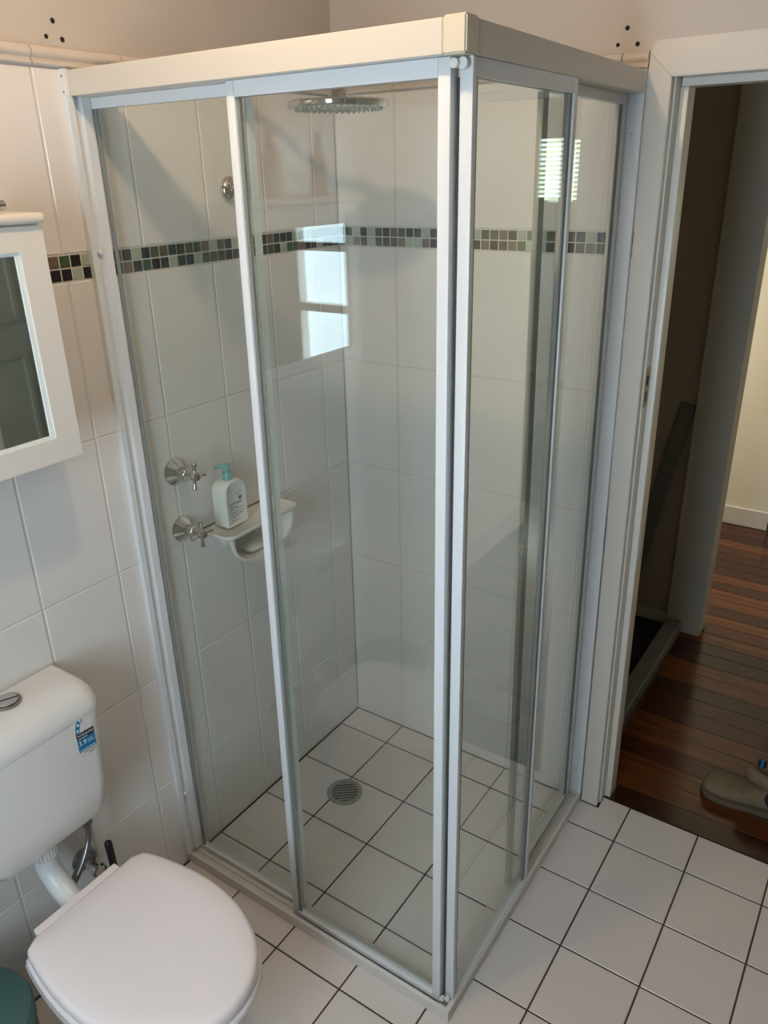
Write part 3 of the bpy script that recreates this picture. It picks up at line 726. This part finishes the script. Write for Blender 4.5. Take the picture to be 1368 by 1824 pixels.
# ================================================================== MIRROR CABINET
CY0, CY1 = -1.560, -1.030
mc = thing('mirror_cabinet', 'white framed mirror cabinet hanging above the cistern', 'cabinet', (0.06, -1.295, 1.33))
ofc = -Vector((0.06, -1.295, 1.33))
def C_(o): o.location = Vector(o.location)+ofc; return o
C_(box('body', 0.0005, 0.101, CY0+0.004, CY1-0.004, 1.334, 1.757, M_CABPAINT, mc, 0.001))
cdoor = C_(box('door_back', 0.102, 0.108, CY0, CY1, 1.331, 1.757, M_CABPAINT, mc))
fw = 0.050
bm = bmesh.new()
for q in ((CY0, CY0+fw, 1.331, 1.757), (CY1-fw, CY1, 1.331, 1.757), (CY0+fw, CY1-fw, 1.331, 1.331+0.046), (CY0+fw, CY1-fw, 1.757-0.042, 1.757)):
    addbox(bm, 0.1082, 0.126, *q)
obj('door_frame', fin(bm, 'door_frame', M_CABPAINT), cdoor)
bm = bmesh.new(); my0, my1, mz0, mz1 = CY0+fw, CY1-fw, 1.377, 1.715
for q in ((my0, my0+0.008, mz0, mz1), (my1-0.008, my1, mz0, mz1), (my0+0.008, my1-0.008, mz0, mz0+0.006), (my0+0.008, my1-0.008, mz1-0.006, mz1)):
    addbox(bm, 0.1190, 0.1215, *q)
obj('mirror_bevel', fin(bm, 'mirror_bevel', M_SEAL), cdoor)
box('mirror', 0.1083, 0.119, my0+0.0005, my1-0.0005, mz0+0.0005, mz1-0.0005, M_MIRROR, cdoor)
C_(box('cornice', 0.0005, 0.139, CY0-0.010, CY1+0.004, 1.7605, 1.778, M_CABPAINT, mc, 0.0075, 4))
C_(box('cornice_neck', 0.0005, 0.118, CY0+0.002, CY1-0.002, 1.7572, 1.7603, M_CABPAINT, mc))
def spray(y, label):
    b = thing('spray_bottle', label, 'bottle', (0.075, y, 1.7783), 'bottles on the mirror cabinet')
    lathe('body', [(0.019, 0), (0.021, 0.004), (0.021, 0.085), (0.018, 0.097), (0.011, 0.104), (0.011, 0.108)], M_PINK, b, n=28)
    lathe('pump', [(0.0125, 0.1082), (0.0125, 0.122), (0.008, 0.125), (0.008, 0.148), (0.006, 0.151)], M_BLACK, b, n=24)
    return b
spray(-1.275, 'pink-brown spray bottle on the mirror cabinet, nearer the shower')
spray(-1.460, 'pink-brown spray bottle on the mirror cabinet, farther from the shower')
jar = thing('lotion_tube', 'small dark blue container lying on the mirror cabinet top', 'container', (0.095, -1.118, 1.7783))
lathe('body', [(0.010, -0.04), (0.0125, -0.036), (0.0125, 0.028), (0.009, 0.031)], mat('dark_blue_plastic', (0.03, 0.04, 0.09), 0.3), jar, 'y', (0, 0, 0.0127), 24)
lathe('cap', [(0.009, 0.0312), (0.009, 0.042), (0.007, 0.044)], M_CHROME, jar, 'y', (0, 0, 0.0127), 20)

# ================================================================== CISTERN
TYC = -1.272
ci = thing('cistern', 'white plastic toilet cistern mounted on the tiled wall', 'cistern', (0, TYC, 0.50))
def crect(x0, x1, hw, r, z, n=5):
    out = []
    for cx, cy, a0, rr in ((x1-r, hw-r, 0, r), (x0+0.004, hw-0.004, 90, 0.004), (x0+0.004, -hw+0.004, 180, 0.004), (x1-r, -hw+r, 270, r)):
        for k in range(n+1):
            a = math.radians(a0+90*k/n); out.append((cx+rr*math.cos(a), cy+rr*math.sin(a), z))
    return out
loft('tank', [crect(0.02, 0.11, 0.105, 0.02, 0.004), crect(0.012, 0.132, 0.122, 0.025, 0.012), crect(0.001, 0.146, 0.136, 0.028, 0.040), crect(0.001, 0.152, 0.145, 0.03, 0.10), crect(0.001, 0.152, 0.160, 0.03, 0.285)], M_CISTERN, ci, angle=40)
loft('lid', [crect(0.001, 0.152, 0.1605, 0.03, 0.2855), crect(0.001, 0.154, 0.163, 0.03, 0.292), crect(0.001, 0.152, 0.1635, 0.032, 0.308), crect(0.003, 0.144, 0.161, 0.034, 0.326), crect(0.006, 0.128, 0.155, 0.034, 0.339), crect(0.010, 0.104, 0.147, 0.03, 0.347), crect(0.014, 0.09, 0.140, 0.025, 0.349)], M_CISTERN, ci, angle=60)
fb = lathe('flush_button', [(0.029, 0.3485), (0.029, 0.353), (0.025, 0.3545), (0.0245, 0.352)], M_DARKCHROME, ci, c=(0.055, 0.012, 0), n=36)
lathe('button_half', [(0.0235, 0.352), (0.0235, 0.3555), (0.020, 0.357)], M_CHROME, fb, c=(0.055, 0.012, 0), n=36)
bm = bmesh.new()
tube_mesh(bm, spline([(0.046, -0.010, 0.3572), (0.052, 0.006, 0.3575), (0.058, 0.018, 0.3575), (0.064, 0.034, 0.3572)], 5), 0.0008, 6)
obj('button_gap', fin(bm, 'button_gap', M_BLACKHOLE), fb)
# rating sticker on the front, right-hand end
SX = 0.1522
st = thing('tmp', '', ''); bpy.data.objects.remove(st)
def flat(name, pts, x, m, parent, th=0.0003):
    return loft(name, [[(x, p[0], p[1]) for p in pts], [(x+th, p[0], p[1]) for p in pts]], m, parent, smooth=False)
sy, sz = 0.108, 0.246          # centre (relative to the cistern) of the sticker
def sl(pts): return [(sy+1.0*p[0], sz+1.12*p[1]-0.06*(p[0])) for p in pts]
arc = [(0.021*math.cos(math.radians(a)), 0.012+0.030*math.sin(math.radians(a))) for a in range(0, 181, 12)]
stk = flat('rating_sticker', sl(arc + [(-0.021, -0.040), (-0.012, -0.052), (0.008, -0.050), (0.021, -0.040)]), SX, M_STICK, ci)
ring = [(0.021*math.cos(math.radians(a)), 0.008+0.034*math.sin(math.radians(a))) for a in range(180, 95, -8)]
ring2 = [(0.011*math.cos(math.radians(a)), 0.008+0.024*math.sin(math.radians(a))) for a in range(95, 181, 8)]
flat('star_band', sl(ring+ring2), SX+0.0003, M_BLUE, stk)
flat('black_band', sl([(-0.021, 0.008), (0.021, 0.008), (0.021, -0.006), (-0.021, -0.006)]), SX+0.0003, M_STICKK, stk)
flat('blue_field', sl([(-0.021, -0.006), (0.021, -0.006), (0.021, -0.034), (-0.021, -0.034)]), SX+0.0003, M_BLUE, stk)
def star(c, r):
    return [(c[0]+(r if q % 2 == 0 else r*0.42)*math.sin(q*math.pi/5), c[1]+(r if q % 2 == 0 else r*0.42)*math.cos(q*math.pi/5)) for q in range(10)]
for a in (166, 140, 114):
    flat('star', sl(star((0.016*math.cos(math.radians(a)), 0.008+0.029*math.sin(math.radians(a))), 0.0042)), SX+0.0006, M_STICKW, stk)
sh_rot = (math.pi/2, 0, math.pi/2)
obj('print', text_mesh('WATER RATING', 0.007, M_STICKW, 'print', 0.038), stk, (SX+0.0008, sy, sz+0.002), (math.pi/2, 0.10, math.pi/2))
obj('print', text_mesh('3.9', 0.016, M_STICKW, 'print', 0.018), stk, (SX+0.0008, sy-0.010, sz-0.017), (math.pi/2, 0.10, math.pi/2))
for (y0, y1, z, m) in ((-0.018, 0.004, -0.0035, M_STICKW), (0.002, 0.014, -0.013, M_STICKW), (0.002, 0.018, -0.018, M_STICKW), (-0.018, 0.019, -0.030, M_STICKW), (-0.012, 0.018, -0.038, M_PRINT), (0.0, 0.014, -0.043, M_PRINT)):
    flat('print_line', sl([(y0, z), (y1, z), (y1, z-0.0011), (y0, z-0.0011)]), SX+0.0006, m, stk)
# flush pipe and its nut
fl = thing('flush_pipe', 'white plastic flush pipe bending from the cistern down to the toilet pan', 'pipe', (0.075, TYC, 0.50))
fpipe = [(0.0, 0.0, 0.0), (0.0, 0.0, -0.05), (0.005, 0.0, -0.085), (0.030, 0.0, -0.115), (0.060, 0.0, -0.133), (0.093, 0.0, -0.150)]
tube('pipe', spline(fpipe, 6), 0.0255, M_PIPE, fl, 24)
nut = lathe('pipe_nut', [(0.030, -0.044), (0.0315, -0.040), (0.0315, -0.012), (0.028, 0.0)], M_PIPE, fl, n=28)
for q in range(28):
    a = 2*math.pi*q/28
    s = box('nut_rib', 0.0316, 0.0338, -0.0014, 0.0014, -0.040, -0.012, M_PIPE, nut); s.rotation_euler = (0, 0, a)

# braided water hose with its stop valve
wh = thing('water_hose', 'braided steel water hose looping from the cistern to a chrome stop valve', 'hose', (0.05, -1.18, 0.33))
ofh = -Vector((0.05, -1.18, 0.33))
def H_(o): o.location = Vector(o.location)+ofh; return o
H_(tube('hose', spline([(0.085, -1.168, 0.462), (0.086, -1.172, 0.42), (0.094, -1.196, 0.385), (0.102, -1.228, 0.358), (0.098, -1.236, 0.350), (0.086, -1.212, 0.360), (0.070, -1.172, 0.366), (0.055, -1.150, 0.335), (0.045, -1.150, 0.310), (0.040, -1.150, 0.300)], 6), 0.0068, M_BRAID, wh, 12))
H_(lathe('hose_nut', [(0.0125, 0.458), (0.0135, 0.462), (0.0135, 0.4795), (0.0100, 0.486), (0.010, 0.5025)], M_DARKCHROME, wh, c=(0.085, -1.168, 0), n=6, angle=20))
H_(lathe('valve_flange', [(0.032, 0.0003), (0.032, 0.004), (0.026, 0.010), (0.012, 0.015), (0.012, 0.022)], M_DARKCHROME, wh, 'x', (0, -1.150, 0.285), 28))
H_(lathe('valve_body', [(0.013, 0.0222), (0.014, 0.03), (0.014, 0.052), (0.019, 0.055), (0.019, 0.066), (0.015, 0.07)], M_CHROME, wh, 'x', (0, -1.150, 0.285), 24))

# toilet brush (only its black handle shows above the seat)
tbz = thing('toilet_brush', 'black toilet brush whose straight handle rises behind the toilet seat', 'brush', (0.085, -1.118, 0.0))
lathe('holder', [(0.040, 0.0006), (0.042, 0.004), (0.042, 0.16), (0.038, 0.17), (0.038, 0.16), (0.02, 0.158)], M_BLACK, tbz, n=28)
tube('handle', [(0.0, 0, 0.10), (-0.002, -0.004, 0.25), (-0.003, -0.007, 0.362), (-0.003, -0.0071, 0.366)], [0.0075, 0.0085, 0.0092, 0.006], M_BLACK, tbz, 16)

# ================================================================== TOILET PAN
tp = thing('toilet_pan', 'white toilet pan with a closed glossy lid below the cistern', 'toilet', (0.40, TYC, 0.0))
def dshape(grow=0.0, z=0.0, x0=0.208, xf=0.655, w_=0.177, n=40, ysc=1.0, shift=0.0):
    x0 -= grow; xf += grow; w_ = (w_+grow)*ysc; xm = 0.405; out = []
    wb = w_-0.031
    for k in range(n+1):                       # right side from the back to the front tip, then mirrored
        t = k/n
        if t < 0.4:
            u = t/0.4; x = x0+(xm-x0)*u
            yy = w_-(w_-wb)*(1-u)**2
            r_ = 0.02
            if x-x0 < r_: yy -= r_*(1-math.sqrt(max(0, 1-((r_-(x-x0))/r_)**2)))
        else:
            u = (t-0.4)/0.6*math.pi/2; x = xm+(xf-xm)*math.sin(u); yy = w_*math.cos(u)**0.92
        out.append((x-0.40+shift, yy, z))
    full = out + [(p[0], -p[1], p[2]) for p in reversed(out[:-1])]
    return full
loft('lid', [dshape(-0.006, 0.391), dshape(0.0, 0.3935), dshape(0.001, 0.402), dshape(-0.0005, 0.411), dshape(-0.004, 0.4165), dshape(-0.011, 0.4195), dshape(-0.05, 0.4205)], M_LID, tp, angle=60)
loft('seat', [dshape(-0.012, 0.363), dshape(0.001, 0.366), dshape(0.005, 0.373), dshape(0.005, 0.384), dshape(0.0, 0.3895), dshape(-0.02, 0.3905)], M_LID, tp, angle=60)
loft('bowl', [dshape(0, 0.0006, 0.21, 0.50, 0.105), dshape(0, 0.03, 0.20, 0.49, 0.102), dshape(0, 0.12, 0.18, 0.49, 0.098), dshape(0, 0.20, 0.17, 0.53, 0.120), dshape(0, 0.27, 0.17, 0.60, 0.155), dshape(0, 0.32, 0.175, 0.637, 0.174), dshape(0, 0.350, 0.18, 0.643, 0.177), dshape(0, 0.3620, 0.185, 0.638, 0.172)], M_CERAMIC, tp, angle=60)
box('hinge_bar', -0.214, -0.194, -0.112, 0.092, 0.395, 0.4105, M_LID, tp, 0.002)

# ================================================================== BIN
bn = thing('waste_bin', 'dark green round bin on the floor beside the toilet', 'bin', (0.195, -1.555, 0.0))
lathe('body', [(0.112, 0.0006), (0.116, 0.006), (0.118, 0.02), (0.121, 0.29), (0.121, 0.296)], M_GREEN, bn, n=48)
lathe('lid', [(0.1235, 0.2965), (0.1245, 0.300), (0.1245, 0.326), (0.121, 0.337), (0.108, 0.344), (0.06, 0.349), (0.01, 0.350)], M_GREEN, bn, n=48)
box('pedal', 0.112, 0.150, -0.02, 0.02, 0.010, 0.018, M_BLACK, bn, 0.003)

# ================================================================== BOOT
bt = thing('boot', 'tan suede ankle boot lying on the dark hall floorboards', 'boot', (1.315, 0.262, 0.0))
def foot(x, hw, z0, z1, k=2.4, yc=0.0, n=28, tilt=0.0):
    out = []
    zc, hz = (z0+z1)/2, (z1-z0)/2
    for i in range(n):
        t = 2*math.pi*i/n; c, s = math.cos(t), math.sin(t)
        yy = hw*math.copysign(abs(c)**(2/k), c); zz = hz*math.copysign(abs(s)**(2/k), s)
        if zz < 0: yy *= 1.04
        out.append((x+tilt*zz, yc+yy, zc+zz))
    return out
loft('upper', [foot(-0.143, 0.010, 0.020, 0.034), foot(-0.139, 0.027, 0.018, 0.047), foot(-0.126, 0.042, 0.017, 0.059), foot(-0.105, 0.050, 0.016, 0.064), foot(-0.075, 0.052, 0.016, 0.063), foot(-0.050, 0.050, 0.016, 0.062), foot(-0.030, 0.047, 0.016, 0.066), foot(-0.012, 0.045, 0.016, 0.074, tilt=0.05),
               foot(0.012, 0.042, 0.016, 0.090, tilt=0.15), foot(0.040, 0.040, 0.016, 0.104, tilt=0.2), foot(0.075, 0.039, 0.016, 0.108, tilt=0.2), foot(0.105, 0.037, 0.016, 0.106, tilt=0.1), foot(0.130, 0.030, 0.018, 0.095), foot(0.138, 0.016, 0.022, 0.07)], M_SUEDE, bt, angle=80)
def roll(k):
    t = 2*math.pi*k/28
    c = Vector((0.045+0.062*math.cos(t), 0.012+0.030*math.sin(t), 0.104+0.016*math.cos(t+2.6)))
    n_ = Vector((math.cos(t)*0.5, math.sin(t), 0)).normalized()
    return [tuple(c+n_*0.017*math.cos(q*math.pi/6)+Vector((0, 0, 1))*0.022*math.sin(q*math.pi/6)) for q in range(12)]
RR = [roll(k) for k in range(28)]; RR.append(RR[0])
loft('collar', RR, M_SUEDE, bt, cap=False, angle=80)
def solering(z, g_):
    out = []
    for x, h in ((-0.148-g_, 0.0), (-0.143-g_, 0.020+g_), (-0.125, 0.043+g_), (-0.09, 0.053+g_), (-0.05, 0.053+g_), (0.0, 0.044+g_), (0.06, 0.040+g_), (0.11, 0.040+g_), (0.135+g_, 0.028+g_), (0.146+g_, 0.0)):
        out.append((x, h, z))
    return out + [(p[0], -p[1], z) for p in reversed(out[1:-1])]
loft('sole', [solering(0.0005, -0.003), solering(0.004, 0), solering(0.014, 0.001), solering(0.019, -0.002)], M_SOLE, bt, angle=60)
loft('elastic_gore', [[(0.066+0.030*math.cos(a), -0.0405+abs(math.cos(a))*0.0015, 0.078+0.034*math.sin(a)) for a in [2*math.pi*q/16 for q in range(16)]],
                      [(0.066+0.028*math.cos(a), -0.0432, 0.078+0.032*math.sin(a)) for a in [2*math.pi*q/16 for q in range(16)]]], M_GORE, bt, angle=30)
tab = box('pull_tab', -0.012, 0.012, 0.030, 0.0345, 0.120, 0.165, M_TABK, bt, 0.001); tab.rotation_euler = (0.12, 0, 0.2); tab.location = (0.010, 0.020, -0.012)
box('pull_tab_stripe', -0.004, 0.004, 0.0290, 0.0355, 0.122, 0.166, M_TABB, tab)

# ================================================================== CEILING BULB
cl = thing('ceiling_light', 'bare warm bulb in a ceiling batten holder', 'light', (0.65, -1.18, 2.42))
lathe('holder', [(0.05, 0.1995), (0.05, 0.188), (0.022, 0.17), (0.020, 0.06), (0.016, 0.052)][::-1], M_NYLON, cl, n=24)
bm = bmesh.new(); bmesh.ops.create_icosphere(bm, subdivisions=2, radius=0.024)
obj('bulb', fin(bm, 'bulb', M_BULB, True), cl, (0, 0, 0.027))
